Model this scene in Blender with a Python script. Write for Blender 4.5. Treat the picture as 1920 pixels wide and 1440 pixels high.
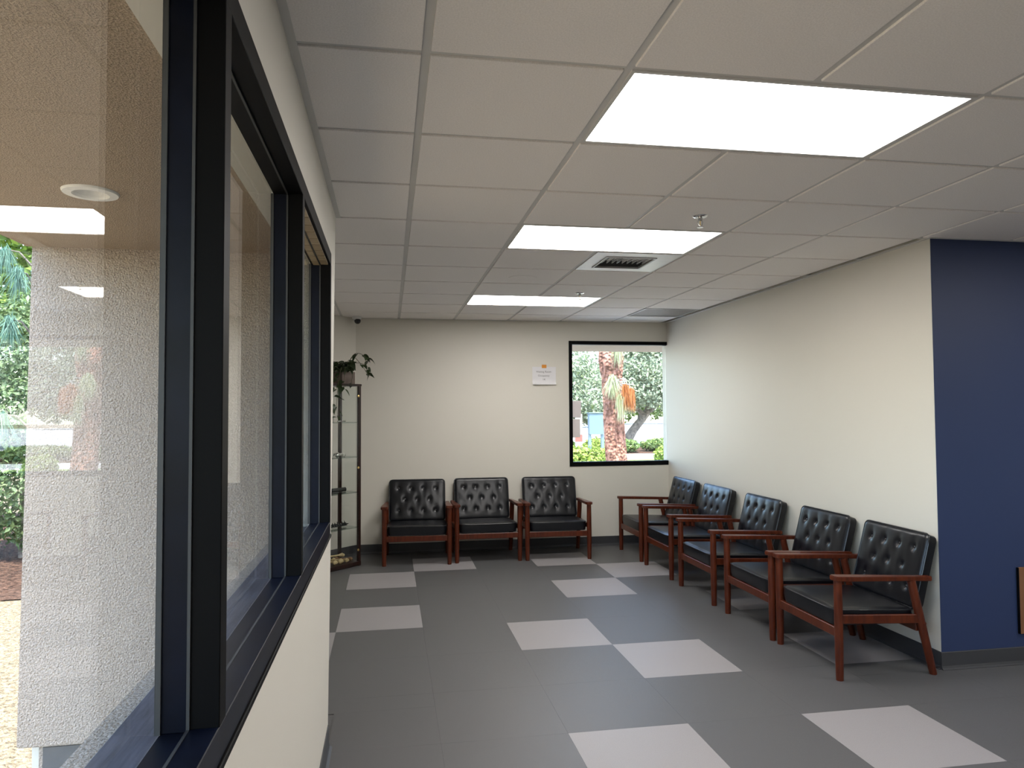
import bpy, bmesh, math, random
import numpy as np
from mathutils import Vector, Matrix
random.seed(7)
rng = np.random.default_rng(11)
for o in list(bpy.data.objects):
    bpy.data.objects.remove(o)
SC = bpy.context.scene
COL = SC.collection
PI = math.pi

# ------------------------------------------------------------------ camera
EYE = 1.54
yaw, pitch, roll = 0.168507551, 0.0374884936, -0.00583023885
fw = Vector((math.sin(yaw)*math.cos(pitch), math.cos(yaw)*math.cos(pitch), math.sin(pitch)))
rt = Vector((math.cos(yaw), -math.sin(yaw), 0))
up = rt.cross(fw)
cr, sr = math.cos(roll), math.sin(roll)
rt, up = cr*rt + sr*up, -sr*rt + cr*up
cd = bpy.data.cameras.new('camera')
cam = bpy.data.objects.new('camera', cd)
COL.objects.link(cam)
cd.sensor_fit = 'HORIZONTAL'
cd.sensor_width = 36
cd.lens = 1354.3/1920*36
cd.clip_start = 0.05
cd.clip_end = 500
m3 = Matrix((rt, up, -fw)).transposed()
cam.matrix_world = Matrix.Translation((0, 0, EYE)) @ m3.to_4x4()
SC.camera = cam

# ------------------------------------------------------------------ world, sun, exposure
SC.view_settings.view_transform = 'Standard'
SC.view_settings.look = 'None'
SC.view_settings.exposure = 1.32
SC.view_settings.gamma = 1.0
SC.view_settings.use_curve_mapping = False
PANEL = 7.2
SUN_E = 8.6
SKY = 0.64
w = bpy.data.worlds.new('sky')
SC.world = w
w.use_nodes = True
nt = w.node_tree
bg = nt.nodes['Background']
sk = nt.nodes.new('ShaderNodeTexSky')
sk.sky_type = 'NISHITA'
sk.sun_disc = False
sk.sun_elevation = math.radians(62)
sk.sun_rotation = math.radians(180)
nt.links.new(sk.outputs[0], bg.inputs[0])
bg.inputs[1].default_value = SKY
sd = bpy.data.lights.new('sun', 'SUN')
sd.energy = SUN_E
sd.angle = math.radians(0.6)
sd.color = (1, .95, .87)
sun = bpy.data.objects.new('sun', sd)
COL.objects.link(sun)
sun.rotation_euler = Vector((.012, -.36, .93)).to_track_quat('Z', 'Y').to_euler()
sun.location = (0, -6, 12)

# ------------------------------------------------------------------ materials
def mat(name, col, rough=.6, spec=.5, metal=0, noise=None, bump=None, emit=None, coat=0):
    """noise=(scale, amount[, detail]) colour variation; bump=(scale, strength, distance[, kind])"""
    m = bpy.data.materials.new(name)
    m.use_nodes = True
    n, l = m.node_tree.nodes, m.node_tree.links
    b = n['Principled BSDF']
    b.inputs['Base Color'].default_value = (*col, 1)
    b.inputs['Roughness'].default_value = rough
    b.inputs['Specular IOR Level'].default_value = spec
    b.inputs['Metallic'].default_value = metal
    b.inputs['Coat Weight'].default_value = coat
    tc = n.new('ShaderNodeTexCoord')
    if noise:
        t = n.new('ShaderNodeTexNoise')
        t.inputs['Scale'].default_value = noise[0]
        t.inputs['Detail'].default_value = noise[2] if len(noise) > 2 else 4
        l.new(tc.outputs['Object'], t.inputs['Vector'])
        mx = n.new('ShaderNodeMix')
        mx.data_type = 'RGBA'
        a = noise[1]
        mx.inputs[6].default_value = (*[c*(1-a) for c in col], 1)
        mx.inputs[7].default_value = (*[min(1, c*(1+a)) for c in col], 1)
        mr = n.new('ShaderNodeMapRange')
        mr.inputs['From Min'].default_value = .33
        mr.inputs['From Max'].default_value = .67
        l.new(t.outputs['Fac'], mr.inputs['Value'])
        l.new(mr.outputs[0], mx.inputs[0])
        l.new(mx.outputs[2], b.inputs['Base Color'])
    if bump:
        kind = bump[3] if len(bump) > 3 else 'noise'
        if kind == 'noise':
            t2 = n.new('ShaderNodeTexNoise')
            t2.inputs['Detail'].default_value = 3
            out = t2.outputs['Fac']
        elif kind == 'voronoi':
            t2 = n.new('ShaderNodeTexVoronoi')
            t2.feature = 'SMOOTH_F1'
            out = t2.outputs['Distance']
        else:
            t2 = n.new('ShaderNodeTexWave')
            t2.inputs['Distortion'].default_value = 1.5
            t2.bands_direction = 'DIAGONAL'
            out = t2.outputs['Fac']
        t2.inputs['Scale'].default_value = bump[0]
        l.new(tc.outputs['Object'], t2.inputs['Vector'])
        bp = n.new('ShaderNodeBump')
        bp.inputs['Strength'].default_value = bump[1]
        bp.inputs['Distance'].default_value = bump[2]
        l.new(out, bp.inputs['Height'])
        l.new(bp.outputs[0], b.inputs['Normal'])
    if emit:
        b.inputs['Emission Color'].default_value = (*emit[0], 1)
        b.inputs['Emission Strength'].default_value = emit[1]
    return m

def wood_mat(name, c1, c2, scale, rough=.35, axis=(1, 1, 12), spec=.5):
    m = mat(name, c1, rough, spec)
    n, l = m.node_tree.nodes, m.node_tree.links
    b = n['Principled BSDF']
    tc = n.new('ShaderNodeTexCoord')
    mp = n.new('ShaderNodeMapping')
    mp.inputs['Scale'].default_value = axis
    t = n.new('ShaderNodeTexNoise')
    t.inputs['Scale'].default_value = scale
    t.inputs['Detail'].default_value = 6
    r = n.new('ShaderNodeValToRGB')
    r.color_ramp.elements[0].color = (*c1, 1)
    r.color_ramp.elements[0].position = .3
    r.color_ramp.elements[1].color = (*c2, 1)
    r.color_ramp.elements[1].position = .7
    l.new(tc.outputs['Object'], mp.inputs[0])
    l.new(mp.outputs[0], t.inputs['Vector'])
    l.new(t.outputs['Fac'], r.inputs[0])
    l.new(r.outputs[0], b.inputs['Base Color'])
    return m

def leaf_mat(name, c1, c2, trans=.35, rough=.5):
    m = bpy.data.materials.new(name)
    m.use_nodes = True
    n, l = m.node_tree.nodes, m.node_tree.links
    b = n['Principled BSDF']
    b.inputs['Roughness'].default_value = rough
    at = n.new('ShaderNodeAttribute')
    at.attribute_name = 'tint'
    mx = n.new('ShaderNodeMix')
    mx.data_type = 'RGBA'
    mx.inputs[6].default_value = (*c1, 1)
    mx.inputs[7].default_value = (*c2, 1)
    l.new(at.outputs['Fac'], mx.inputs[0])
    l.new(mx.outputs[2], b.inputs['Base Color'])
    tr = n.new('ShaderNodeBsdfTranslucent')
    l.new(mx.outputs[2], tr.inputs['Color'])
    ms = n.new('ShaderNodeMixShader')
    ms.inputs[0].default_value = trans
    l.new(b.outputs[0], ms.inputs[1])
    l.new(tr.outputs[0], ms.inputs[2])
    l.new(ms.outputs[0], n['Material Output'].inputs[0])
    return m

def glass_mat(name, f0=.045, tint=(.93, .95, .94)):
    """thin sheet of glass: straight-through transmission plus mirror by Schlick's law"""
    m = bpy.data.materials.new(name)
    m.use_nodes = True
    n, l = m.node_tree.nodes, m.node_tree.links
    n.remove(n['Principled BSDF'])
    g = n.new('ShaderNodeNewGeometry')
    d = n.new('ShaderNodeVectorMath')
    d.operation = 'DOT_PRODUCT'
    l.new(g.outputs['Incoming'], d.inputs[0])
    l.new(g.outputs['Normal'], d.inputs[1])
    def mth(op, a, bb=None):
        q = n.new('ShaderNodeMath')
        q.operation = op
        for i, v in enumerate((a, bb)):
            if v is None:
                continue
            if isinstance(v, (int, float)):
                q.inputs[i].default_value = v
            else:
                l.new(v, q.inputs[i])
        return q.outputs[0]
    c = mth('ABSOLUTE', d.outputs['Value'])
    p = mth('POWER', mth('SUBTRACT', 1.0, c), 5.0)
    fac = mth('ADD', mth('MULTIPLY', p, 1-f0), f0)
    tr = n.new('ShaderNodeBsdfTransparent')
    tr.inputs[0].default_value = (*tint, 1)
    gl = n.new('ShaderNodeBsdfGlossy')
    gl.inputs['Roughness'].default_value = 0.0
    ms = n.new('ShaderNodeMixShader')
    l.new(fac, ms.inputs[0])
    l.new(tr.outputs[0], ms.inputs[1])
    l.new(gl.outputs[0], ms.inputs[2])
    l.new(ms.outputs[0], n['Material Output'].inputs[0])
    return m

M = {}
M['cream'] = mat('cream_paint', (.665, .635, .565), .45, .22, bump=(220, .04, .002))
M['blue'] = mat('navy_paint', (.0255, .040, .098), .5, .3, bump=(220, .04, .002))
M['tile'] = mat('ceiling_tile', (.89, .85, .82), .9, .2, noise=(200, .05, 2), bump=(330, .35, .002))
M['grid'] = mat('ceiling_grid', (.62, .61, .59), .5, .4)
M['panel'] = mat('light_panel', (.9, .9, .9), .5, emit=((1, .965, .935), PANEL))
M['white'] = mat('white_plastic', (.78, .78, .76), .45)
M['white_metal'] = mat('white_enamel', (.74, .72, .71), .4, noise=(14, .03))
M['dark_in'] = mat('duct_dark', (.012, .012, .012), .7)
M['louver'] = mat('louver_grey', (.34, .33, .32), .45)
M['floor_dark'] = mat('rubber_dark', (.092, .092, .095), .42, .5, noise=(300, .10, 2), bump=(150, .16, .002, 'wave'))
M['floor_light'] = mat('rubber_light', (.285, .272, .275), .42, .5, noise=(300, .08, 2), bump=(150, .16, .002, 'wave'))
M['base'] = mat('rubber_base', (.040, .041, .045), .45)
M['black'] = mat('frame_black', (.0028, .0028, .0032), .5, .08)
M['sky_tint_al'] = mat('anodised_sky_tint', (.0035, .005, .0115), .36, .14, noise=(9, .3))  # dark anodised metal with the sky's blue reflection put into its base colour
M['gasket'] = mat('gasket_grey', (.03, .032, .034), .5)
M['ledge'] = wood_mat('ledge_wood', (.045, .045, .062), (.13, .13, .17), 9, .5, (12, 1, 12))
M['block'] = wood_mat('block_brown', (.16, .12, .07), (.26, .2, .12), 12, .6, (1, 6, 1))
M['glass'] = glass_mat('window_glass')
M['cab_glass'] = glass_mat('cabinet_glass', .03, (.95, .965, .96))
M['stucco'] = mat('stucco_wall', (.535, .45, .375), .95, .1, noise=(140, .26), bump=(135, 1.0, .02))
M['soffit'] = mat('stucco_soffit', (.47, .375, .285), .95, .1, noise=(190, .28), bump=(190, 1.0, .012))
M['leather'] = mat('black_leather', (.003, .0037, .006), .31, .44, bump=(260, .05, .002))
M['piping'] = mat('black_piping', (.008, .009, .012), .28, .6)
M['wood'] = wood_mat('cherry_wood', (.050, .0085, .003), (.108, .022, .007), 7, .32, (6, 6, 1), .35)
M['mahog'] = wood_mat('mahogany_dark', (.012, .005, .004), (.03, .011, .008), 9, .3, (6, 6, 1))
M['brass'] = mat('brass', (.75, .55, .22), .3, metal=1)
M['chrome'] = mat('chrome', (.62, .62, .62), .18, metal=1)
M['bone'] = mat('bone_resin', (.55, .42, .22), .55, noise=(30, .25))
M['bone2'] = mat('bone_resin_brown', (.26, .14, .07), .55, noise=(30, .25))
M['spine'] = mat('dark_resin', (.02, .021, .02), .4)
M['silver'] = mat('silver_part', (.6, .6, .58), .25, metal=1)
M['pale'] = mat('pale_resin', (.6, .58, .52), .45)
M['pot'] = mat('grey_brown_pot', (.15, .115, .095), .7, noise=(20, .15))
M['soil'] = mat('potting_soil', (.03, .02, .012), .9)
M['pothos'] = leaf_mat('pothos_leaf', (.020, .040, .012), (.05, .085, .024), .25, .4)
M['stem'] = mat('pothos_stem', (.06, .065, .025), .6)
M['paper'] = mat('white_paper', (.70, .69, .70), .7)
M['ink'] = mat('grey_ink', (.16, .15, .15), .8)
M['tape'] = mat('orange_tape', (.62, .23, .012), .5)
M['camblack'] = mat('camera_black', (.004, .004, .005), .12)
M['brown'] = wood_mat('oak_panel', (.16, .07, .03), (.21, .095, .042), 4, .45, (8, 1, 1))
M['grass'] = mat('dry_ground', (.29, .225, .15), .95, .1, noise=(30, .45, 8), bump=(50, 1, .06))
M['lawn'] = mat('green_lawn', (.20, .27, .07), .95, .1, noise=(9, .3, 8), bump=(40, 1, .04))
M['mulch'] = mat('mulch', (.085, .048, .034), .95, .1, noise=(22, .7, 8), bump=(35, 1, .06))
M['road'] = mat('pale_road', (.50, .48, .48), .9, .2, noise=(.8, .12, 6))
M['kerb'] = mat('kerb_concrete', (.50, .49, .47), .9, noise=(5, .12))
M['bark'] = mat('pine_bark', (.33, .17, .125), .95, .1, noise=(13, .55, 6), bump=(20, 1, .08, 'voronoi'))
M['bark2'] = mat('grey_bark', (.16, .135, .115), .95, .1, noise=(10, .4, 6), bump=(16, 1, .05))
M['lf_hedge'] = leaf_mat('leaf_dark', (.035, .080, .025), (.20, .28, .12))
M['lf_bright'] = leaf_mat('leaf_bright', (.10, .18, .025), (.26, .36, .06), .45)
M['lf_grey'] = leaf_mat('leaf_greygreen', (.13, .175, .105), (.42, .47, .33))
M['lf_mid'] = leaf_mat('leaf_mid', (.05, .11, .025), (.22, .29, .08))
M['lf_lime'] = leaf_mat('leaf_lime', (.14, .22, .03), (.32, .39, .08))
M['needle'] = leaf_mat('needle_pale', (.32, .38, .22), (.60, .62, .40))
M['needle_dead'] = leaf_mat('needle_dead', (.36, .13, .04), (.60, .26, .09))
M['needle_blue'] = leaf_mat('needle_blue', (.07, .16, .12), (.17, .30, .22))
M['sign'] = mat('sign_brown', (.075, .05, .045), .7)
M['bluebox'] = mat('pale_blue_metal', (.10, .145, .185), .5)
M['red'] = mat('red_paint', (.5, .06, .05), .5)

# ------------------------------------------------------------------ object helpers
def link(name, me, parent=None, loc=None, rot=None):
    o = bpy.data.objects.new(name, me)
    COL.objects.link(o)
    if parent is not None:
        o.parent = parent
    if loc is not None:
        o.location = loc
    if rot is not None:
        o.rotation_euler = rot
    return o

def thing(name, label, cat, loc=(0, 0, 0), rz=0, group=None):
    o = link(name, None, None, loc, (0, 0, rz))
    o.empty_display_size = .1
    return tag(o, label, cat, group)

def tag(o, label, cat, group=None):
    o['label'] = label
    o['category'] = cat
    if group:
        o['group'] = group
    return o

def struct(name, me=None, parent=None):
    o = link(name, me, parent)
    o['kind'] = 'structure'
    return o

def dup(root, label=None):
    r = root.copy()
    COL.objects.link(r)
    if label:
        r['label'] = label
    for ch in list(root.children):
        c = ch.copy()
        COL.objects.link(c)
        c.parent = r
        for g in list(ch.children):
            d = g.copy()
            COL.objects.link(d)
            d.parent = c
    return r

class MB:
    """collects shapes into one mesh"""
    def __init__(s):
        s.b = bmesh.new()
    def box(s, x0, x1, y0, y1, z0, z1, bev=0, mtx=None, seg=1):
        t = bmesh.new()
        bmesh.ops.create_cube(t, size=1)
        bmesh.ops.scale(t, vec=(abs(x1-x0), abs(y1-y0), abs(z1-z0)), verts=t.verts)
        bmesh.ops.translate(t, vec=((x0+x1)/2, (y0+y1)/2, (z0+z1)/2), verts=t.verts)
        if bev:
            bmesh.ops.bevel(t, geom=t.edges[:], offset=bev, segments=seg, affect='EDGES', profile=.5)
        return s._add(t, mtx)
    def _add(s, t, mtx=None):
        if mtx is not None:
            bmesh.ops.transform(t, matrix=mtx, verts=t.verts)
        me = bpy.data.meshes.new('t')
        t.to_mesh(me)
        t.free()
        s.b.from_mesh(me)
        bpy.data.meshes.remove(me)
        return s
    def prism(s, pts, axis, a, b_, mtx=None, bev=0):
        """pts 2D polygon extruded along axis from a to b_"""
        t = bmesh.new()
        def P(p, q):
            return {'x': (q, p[0], p[1]), 'y': (p[0], q, p[1]), 'z': (p[0], p[1], q)}[axis]
        lo = [t.verts.new(P(p, a)) for p in pts]
        hi = [t.verts.new(P(p, b_)) for p in pts]
        t.faces.new(lo)
        t.faces.new(hi[::-1])
        n = len(pts)
        for i in range(n):
            t.faces.new((lo[i], hi[i], hi[(i+1) % n], lo[(i+1) % n]))
        bmesh.ops.recalc_face_normals(t, faces=t.faces)
        if bev:
            bmesh.ops.bevel(t, geom=[e for e in t.edges], offset=bev, segments=2, affect='EDGES')
        return s._add(t, mtx)
    def tube(s, pts, rad, n=8, cap=True):
        pts = [Vector(p) for p in pts]
        if not hasattr(rad, '__len__'):
            rad = [rad]*len(pts)
        rings = []
        ref = None
        for i, p in enumerate(pts):
            d = (pts[min(i+1, len(pts)-1)] - pts[max(i-1, 0)]).normalized()
            if ref is None:
                ref = d.orthogonal().normalized()
            else:
                ref = (ref - d*ref.dot(d)).normalized()
            q = d.cross(ref)
            rings.append([s.b.verts.new(p + rad[i]*(math.cos(2*PI*k/n)*ref + math.sin(2*PI*k/n)*q)) for k in range(n)])
        for a, c in zip(rings, rings[1:]):
            for k in range(n):
                s.b.faces.new((a[k], a[(k+1) % n], c[(k+1) % n], c[k]))
        if cap:
            s.b.faces.new(rings[0][::-1])
            s.b.faces.new(rings[-1])
        return s
    def loop(s, pts, r, n=6):
        """closed tube"""
        pts = [Vector(p) for p in pts]
        N = len(pts)
        rings = []
        nrm = Vector((0, 0, 0))
        c = sum(pts, Vector())/N
        for i in range(N):
            nrm += (pts[i]-c).cross(pts[(i+1) % N]-c)
        nrm.normalize()
        for i, p in enumerate(pts):
            d = (pts[(i+1) % N]-pts[i-1]).normalized()
            q = d.cross(nrm).normalized()
            rings.append([s.b.verts.new(p + r*(math.cos(2*PI*k/n)*q + math.sin(2*PI*k/n)*nrm)) for k in range(n)])
        for i in range(N):
            a, b_ = rings[i], rings[(i+1) % N]
            for k in range(n):
                s.b.faces.new((a[k], a[(k+1) % n], b_[(k+1) % n], b_[k]))
        return s
    def lathe(s, prof, n=24, org=(0, 0, 0), mtx=None):
        t = bmesh.new()
        rings = []
        for r, z in prof:
            if r < 1e-6:
                rings.append([t.verts.new((org[0], org[1], org[2]+z))])
            else:
                rings.append([t.verts.new((org[0]+r*math.cos(2*PI*k/n), org[1]+r*math.sin(2*PI*k/n), org[2]+z)) for k in range(n)])
        for a, b_ in zip(rings, rings[1:]):
            for k in range(n):
                va = a[k % len(a)], a[(k+1) % len(a)]
                vb = b_[k % len(b_)], b_[(k+1) % len(b_)]
                f = []
                for v in (va[0], va[1], vb[1], vb[0]):
                    if v not in f:
                        f.append(v)
                if len(f) > 2:
                    t.faces.new(f)
        bmesh.ops.recalc_face_normals(t, faces=t.faces)
        return s._add(t, mtx)
    def ball(s, c, r, seg=12, sc=(1, 1, 1), mtx=None):
        t = bmesh.new()
        bmesh.ops.create_uvsphere(t, u_segments=seg, v_segments=max(6, seg*2//3), radius=r)
        bmesh.ops.scale(t, vec=sc, verts=t.verts)
        if mtx is not None:
            bmesh.ops.transform(t, matrix=mtx, verts=t.verts)
        bmesh.ops.translate(t, vec=c, verts=t.verts)
        return s._add(t)
    def mesh(s, name, m, smooth=None):
        bmesh.ops.recalc_face_normals(s.b, faces=s.b.faces)
        me = bpy.data.meshes.new(name)
        s.b.to_mesh(me)
        s.b.free()
        me.materials.append(M[m] if isinstance(m, str) else m)
        if smooth:
            me.shade_smooth()
            me.set_sharp_from_angle(angle=math.radians(smooth))
        return me
    def build(s, name, m, parent=None, smooth=None, loc=None, rot=None):
        return link(name, s.mesh(name, m, smooth), parent, loc, rot)

def boxo(name, m, parent, *a, **k):
    return MB().box(*a, **k).build(name, m, parent)

def quads_mesh(name, verts, faces, m, tint=None, smooth=False):
    me = bpy.data.meshes.new(name)
    nv, nf = len(verts), len(faces)
    k = faces.shape[1]
    me.vertices.add(nv)
    me.vertices.foreach_set('co', np.asarray(verts, dtype=np.float32).ravel())
    me.loops.add(nf*k)
    me.loops.foreach_set('vertex_index', np.asarray(faces, dtype=np.int32).ravel())
    me.polygons.add(nf)
    me.polygons.foreach_set('loop_start', np.arange(0, nf*k, k, dtype=np.int32))
    me.polygons.foreach_set('loop_total', np.full(nf, k, dtype=np.int32))
    me.update(calc_edges=True)
    if tint is not None:
        at = me.attributes.new('tint', 'FLOAT', 'POINT')
        at.data.foreach_set('value', np.asarray(tint, dtype=np.float32))
    me.materials.append(M[m])
    if smooth:
        me.shade_smooth()
    return me

# ================================================================== ROOM SHELL
CZ = 2.568          # ceiling face
XL = -.278          # window wall, room side
XR = 3.22           # right wall
YF = 8.05           # far wall
YB = 3.84           # navy wall face
XS, YR = 7.2, -4.2  # unseen side and rear walls
HEAD0, HEAD1 = 2.240, 2.297
SILL0, SILL1 = .968, 1.027
YJ0, YJ1 = -3.17, 3.525
def yend(z):
    return 3.47 + (3.855-3.47)*z/CZ

wl = MB()
wl.prism([(YR, 0), (yend(0), 0), (yend(SILL0), SILL0), (YR, SILL0)], 'x', XL, -.478)
wl.prism([(YR, HEAD1), (yend(HEAD1), HEAD1), (yend(2.7), 2.7), (YR, 2.7)], 'x', XL, -.478)
wl.prism([(YJ1, SILL0), (yend(SILL0), SILL0), (yend(HEAD1), HEAD1), (YJ1, HEAD1)], 'x', XL, -.478)
wl.box(-.478, XL, YR, YJ0, SILL0, HEAD1)
struct('wall_left', wl.mesh('wall_left', 'cream'))
# outside skin of the same wall, with the jamb return, stucco
ws = MB()
ws.box(-.56, -.40, YJ1+.002, 3.72, -.4, 2.7)
ws.box(-.56, -.48, YR, YJ1, -.4, .93)
struct('wall_outer', ws.mesh('wall_outer', 'stucco'))
# projecting bay: near wall (stucco outside, plaster inside), side wall, diagonal corner wall
ww = MB().prism([(-1.685, .005), (-.402, .005), (-.402, 2.75), (-1.655, 2.75)], 'y', 3.70, 3.80, bev=.008)
struct('wall_wing', ww.mesh('wall_wing', 'stucco'))
struct('wall_wing_base', MB().box(-1.60, -.56, 3.73, 3.80, -.6, .02).mesh('wall_wing_base', 'stucco'))
wa = MB()
wa.box(-1.6, -.42, 3.80, 3.85, -.2, 2.7)
wa.box(-1.66, -1.5, 3.80, 7.2, -.2, 2.75)
struct('wall_alcove', wa.mesh('wall_alcove', 'cream'))
wd = MB().prism([(-.36, 8.05), (-1.56, 6.85), (-1.70, 6.99), (-.36, 8.33)], 'z', -.2, 2.7)
struct('wall_corner', wd.mesh('wall_corner', 'cream'))
# far wall with its window opening
WX0, WX1, WZ0, WZ1 = 2.032, XR, .903, 2.343
wf = MB()
wf.box(-.40, WX0, YF, 8.2, -.2, 2.7)
wf.box(WX0, 3.37, YF, 8.2, -.2, WZ0)
wf.box(WX0, 3.37, YF, 8.2, WZ1, 2.7)
struct('wall_far', wf.mesh('wall_far', 'cream'))
struct('wall_right', MB().box(XR, 3.37, YB+.004, 8.2, -.2, 2.7).mesh('wall_right', 'cream'))
struct('wall_return', MB().box(XR+.001, XS+.15, YB, YB+.10, -.2, 2.7).mesh('wall_return', 'blue'))
struct('wall_side', MB().box(XS, XS+.15, YR, YB, -.2, 2.7).mesh('wall_side', 'cream'))
struct('wall_rear', MB().box(-.5, XS+.15, YR-.15, YR, -.2, 2.7).mesh('wall_rear', 'cream'))

# baseboards (rubber cove base: face 100 mm, small toe)
def cove_l(name, x, y0, y1):
    prof = [(0, 0), (.020, 0), (.020, .003), (.010, .010), (.006, .022), (.006, .098), (.004, .102), (0, .102)]
    b = MB().prism([(x+p[0], p[1]) for p in prof], 'y', y0, y1)
    struct(name, b.mesh(name, 'base'))
cove_l('baseboard_left', XL, YR, yend(.03))
prof = [(0, 0), (.020, 0), (.020, .003), (.010, .010), (.006, .022), (.006, .098), (.004, .102), (0, .102)]
struct('baseboard_far', MB().prism([(YF-p[0], p[1]) for p in prof], 'x', -.36, XR).mesh('baseboard_far', 'base'))
struct('baseboard_right', MB().prism([(XR-p[0], p[1]) for p in prof], 'y', YB, YF).mesh('baseboard_right', 'base'))
struct('baseboard_return', MB().prism([(YB-p[0], p[1]) for p in prof], 'x', XR-.006, XS).mesh('baseboard_return', 'base'))
dm = Matrix.Translation((-.36, 8.05, 0)) @ Matrix.Rotation(math.radians(45), 4, 'Z')
struct('baseboard_corner', MB().prism([(-p[0], p[1]) for p in prof], 'x', -1.6, 0, mtx=dm).mesh('baseboard_corner', 'base'))

# ------------------------------------------------------------------ floor with separate tiles
fl = struct('floor', MB().box(-.47, XS+.15, YR-.15, 3.72, -.25, -.0045).box(-1.58, XS+.15, 3.7205, 8.2, -.25, -.0045).mesh('floor', 'floor_dark'))
TX, TY, FX0, FY0 = .606, .611, .238, 7.085
LIGHT = {(-1, 0), (-1, 2), (0, -1), (2, -1), (3, 0), (2, 1), (1, 3), (2, 4), (1, 6), (3, 6), (-2, 3), (4, 4), (4, 2)}
shared = {}
def floor_tile(x0, x1, y0, y1, lit):
    g = .0003
    key = (round(x1-x0, 4), round(y1-y0, 4), lit)
    if key not in shared:
        w_, h_ = (x1-x0)/2-g, (y1-y0)/2-g
        shared[key] = MB().box(-w_, w_, -h_, h_, -.004, 0).mesh('floor_tile', 'floor_light' if lit else 'floor_dark')
    link('floor_tile', shared[key], fl, ((x0+x1)/2, (y0+y1)/2, 0))
for c in range(-3, 9):
    for r in range(-2, 13):
        x0, y1 = FX0+TX*c, FY0-TY*r
        x1, y0 = x0+TX, y1-TY
        lit = (c, r) in LIGHT
        if y1 < -.6 or x0 > 5.5:
            continue
        regs = [(XL, XS, YR, 3.47), (XL, XR, 3.47, YB), (-1.5, XR, 3.85, YF), (XL, XR, YB, 3.85), (XR, XS, 3.47, YB)]
        # join neighbouring strips so that one tile stays one piece where the room is continuous
        pieces = []
        if x0 >= XR-.02:
            regs = [(XR, XS, YR, YB)]
        elif x1 <= XL+.05 or x0 < XL:
            regs = [(-1.5, XR, 3.85, YF), (XL, XR, YR, 3.85)]
        elif x1 > XR:
            regs = [(XL, XR, YB, YF), (XL, XS, YR, YB)]
        else:
            regs = [(XL, XR, YR, YF)]
        for a0, a1, b0, b1 in regs:
            X0, X1, Y0, Y1 = max(x0, a0), min(x1, a1), max(y0, b0), min(y1, b1)
            if X1-X0 > .01 and Y1-Y0 > .01:
                floor_tile(X0, X1, Y0, Y1, lit)

# ------------------------------------------------------------------ ceiling: slab, tees, tegular tiles
ce = struct('ceiling', MB().box(-1.66, XS+.15, YR-.15, 8.33, 2.66, 2.75).mesh('ceiling', 'white'))
G, GX0, GY0 = .6096, .1043, 2.0496
lights = [(1, 0), (1, 3), (1, 7), (1, -4), (6, 0), (6, -4)]       # each two cells wide
skip = set()
for c, r in lights:
    skip |= {(c, r), (c+1, r)}
VENT, RET = (2, 4), (4, 8)
skip |= {VENT, RET}
tshare = {}
def ceil_tile(x0, x1, y0, y1):
    key = (round(x1-x0, 4), round(y1-y0, 4))
    if key not in tshare:
        a, b_ = (x1-x0)/2, (y1-y0)/2
        tshare[key] = MB().box(-a, a, -b_, b_, 0, .016, bev=.0015).mesh('ceiling_tile', 'tile')
    link('ceiling_tile', tshare[key], ce, ((x0+x1)/2, (y0+y1)/2, CZ))
hw = .0135
for c in range(-3, 10):
    for r in range(-6, 10):
        if (c, r) in skip or (r < -1 and c < -1):
            continue
        x0, x1 = GX0+G*c+hw, GX0+G*(c+1)-hw
        y0, y1 = GY0+G*r+hw, GY0+G*(r+1)-hw
        if r < 3 or (r == 2):
            x0 = max(x0, XL+.004)
        x1 = min(x1, (XR if y0 > YB-.35 else XS)-.004)
        x0 = max(x0, -1.496)
        y1 = min(y1, YF-.004)
        if c >= 5 and y1 > YB:
            y1 = YB-.004
        if x1-x0 > .03 and y1-y0 > .03:
            ceil_tile(x0, x1, y0, y1)
# main tees run in depth, split where a light sits; cross tees fill each cell
tz0, tz1 = CZ+.007, CZ+.03
for c in range(-2, 11):
    x = GX0+G*c
    segs = []
    ya, yb = (3.86 if x < XL else YR), (YF if x < XR else YB)
    cuts = sorted((GY0+G*r, GY0+G*(r+1)) for lc, r in lights if lc+1 == c)
    y = ya
    for a, b_ in cuts:
        if a > y:
            segs.append((y, a+.013))
        y = b_-.013
    if y < yb:
        segs.append((y, yb))
    for a, b_ in segs:
        boxo('main_tee', 'grid', ce, x-.013, x+.013, a, b_, tz0, tz1)
ct = {}
for r in range(-3, 10):
    y = GY0+G*r
    for c in range(-3, 9):
        x0, x1 = GX0+G*c+.0132, GX0+G*(c+1)-.0132
        if y < YF and y > 3.86:
            x0 = max(x0, -1.5)
        else:
            x0 = max(x0, XL)
        if y > YB:
            x1 = min(x1, XR)
        if x1-x0 < .03:
            continue
        k = round(x1-x0, 4)
        if k not in ct:
            ct[k] = MB().box(-k/2, k/2, -.013, .013, 0, .022).mesh('cross_tee', 'grid')
        link('cross_tee', ct[k], ce, ((x0+x1)/2, y, tz0+.0003))
# wall angles
struct('trim_1', MB().box(XL, XL+.024, YR, 3.60+.28, CZ-.004, CZ+.006).mesh('trim_1', 'grid'))
struct('trim_2', MB().box(XR-.022, XR, YB, YF, CZ-.002, CZ+.006).mesh('trim_2', 'grid'))
struct('trim_3', MB().box(-.36, XR-.022, YF-.022, YF, CZ-.002, CZ+.006).mesh('trim_3', 'grid'))
struct('trim_4', MB().box(XR-.022, XS, YB-.022, YB, CZ-.002, CZ+.006).mesh('trim_4', 'grid'))

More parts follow.
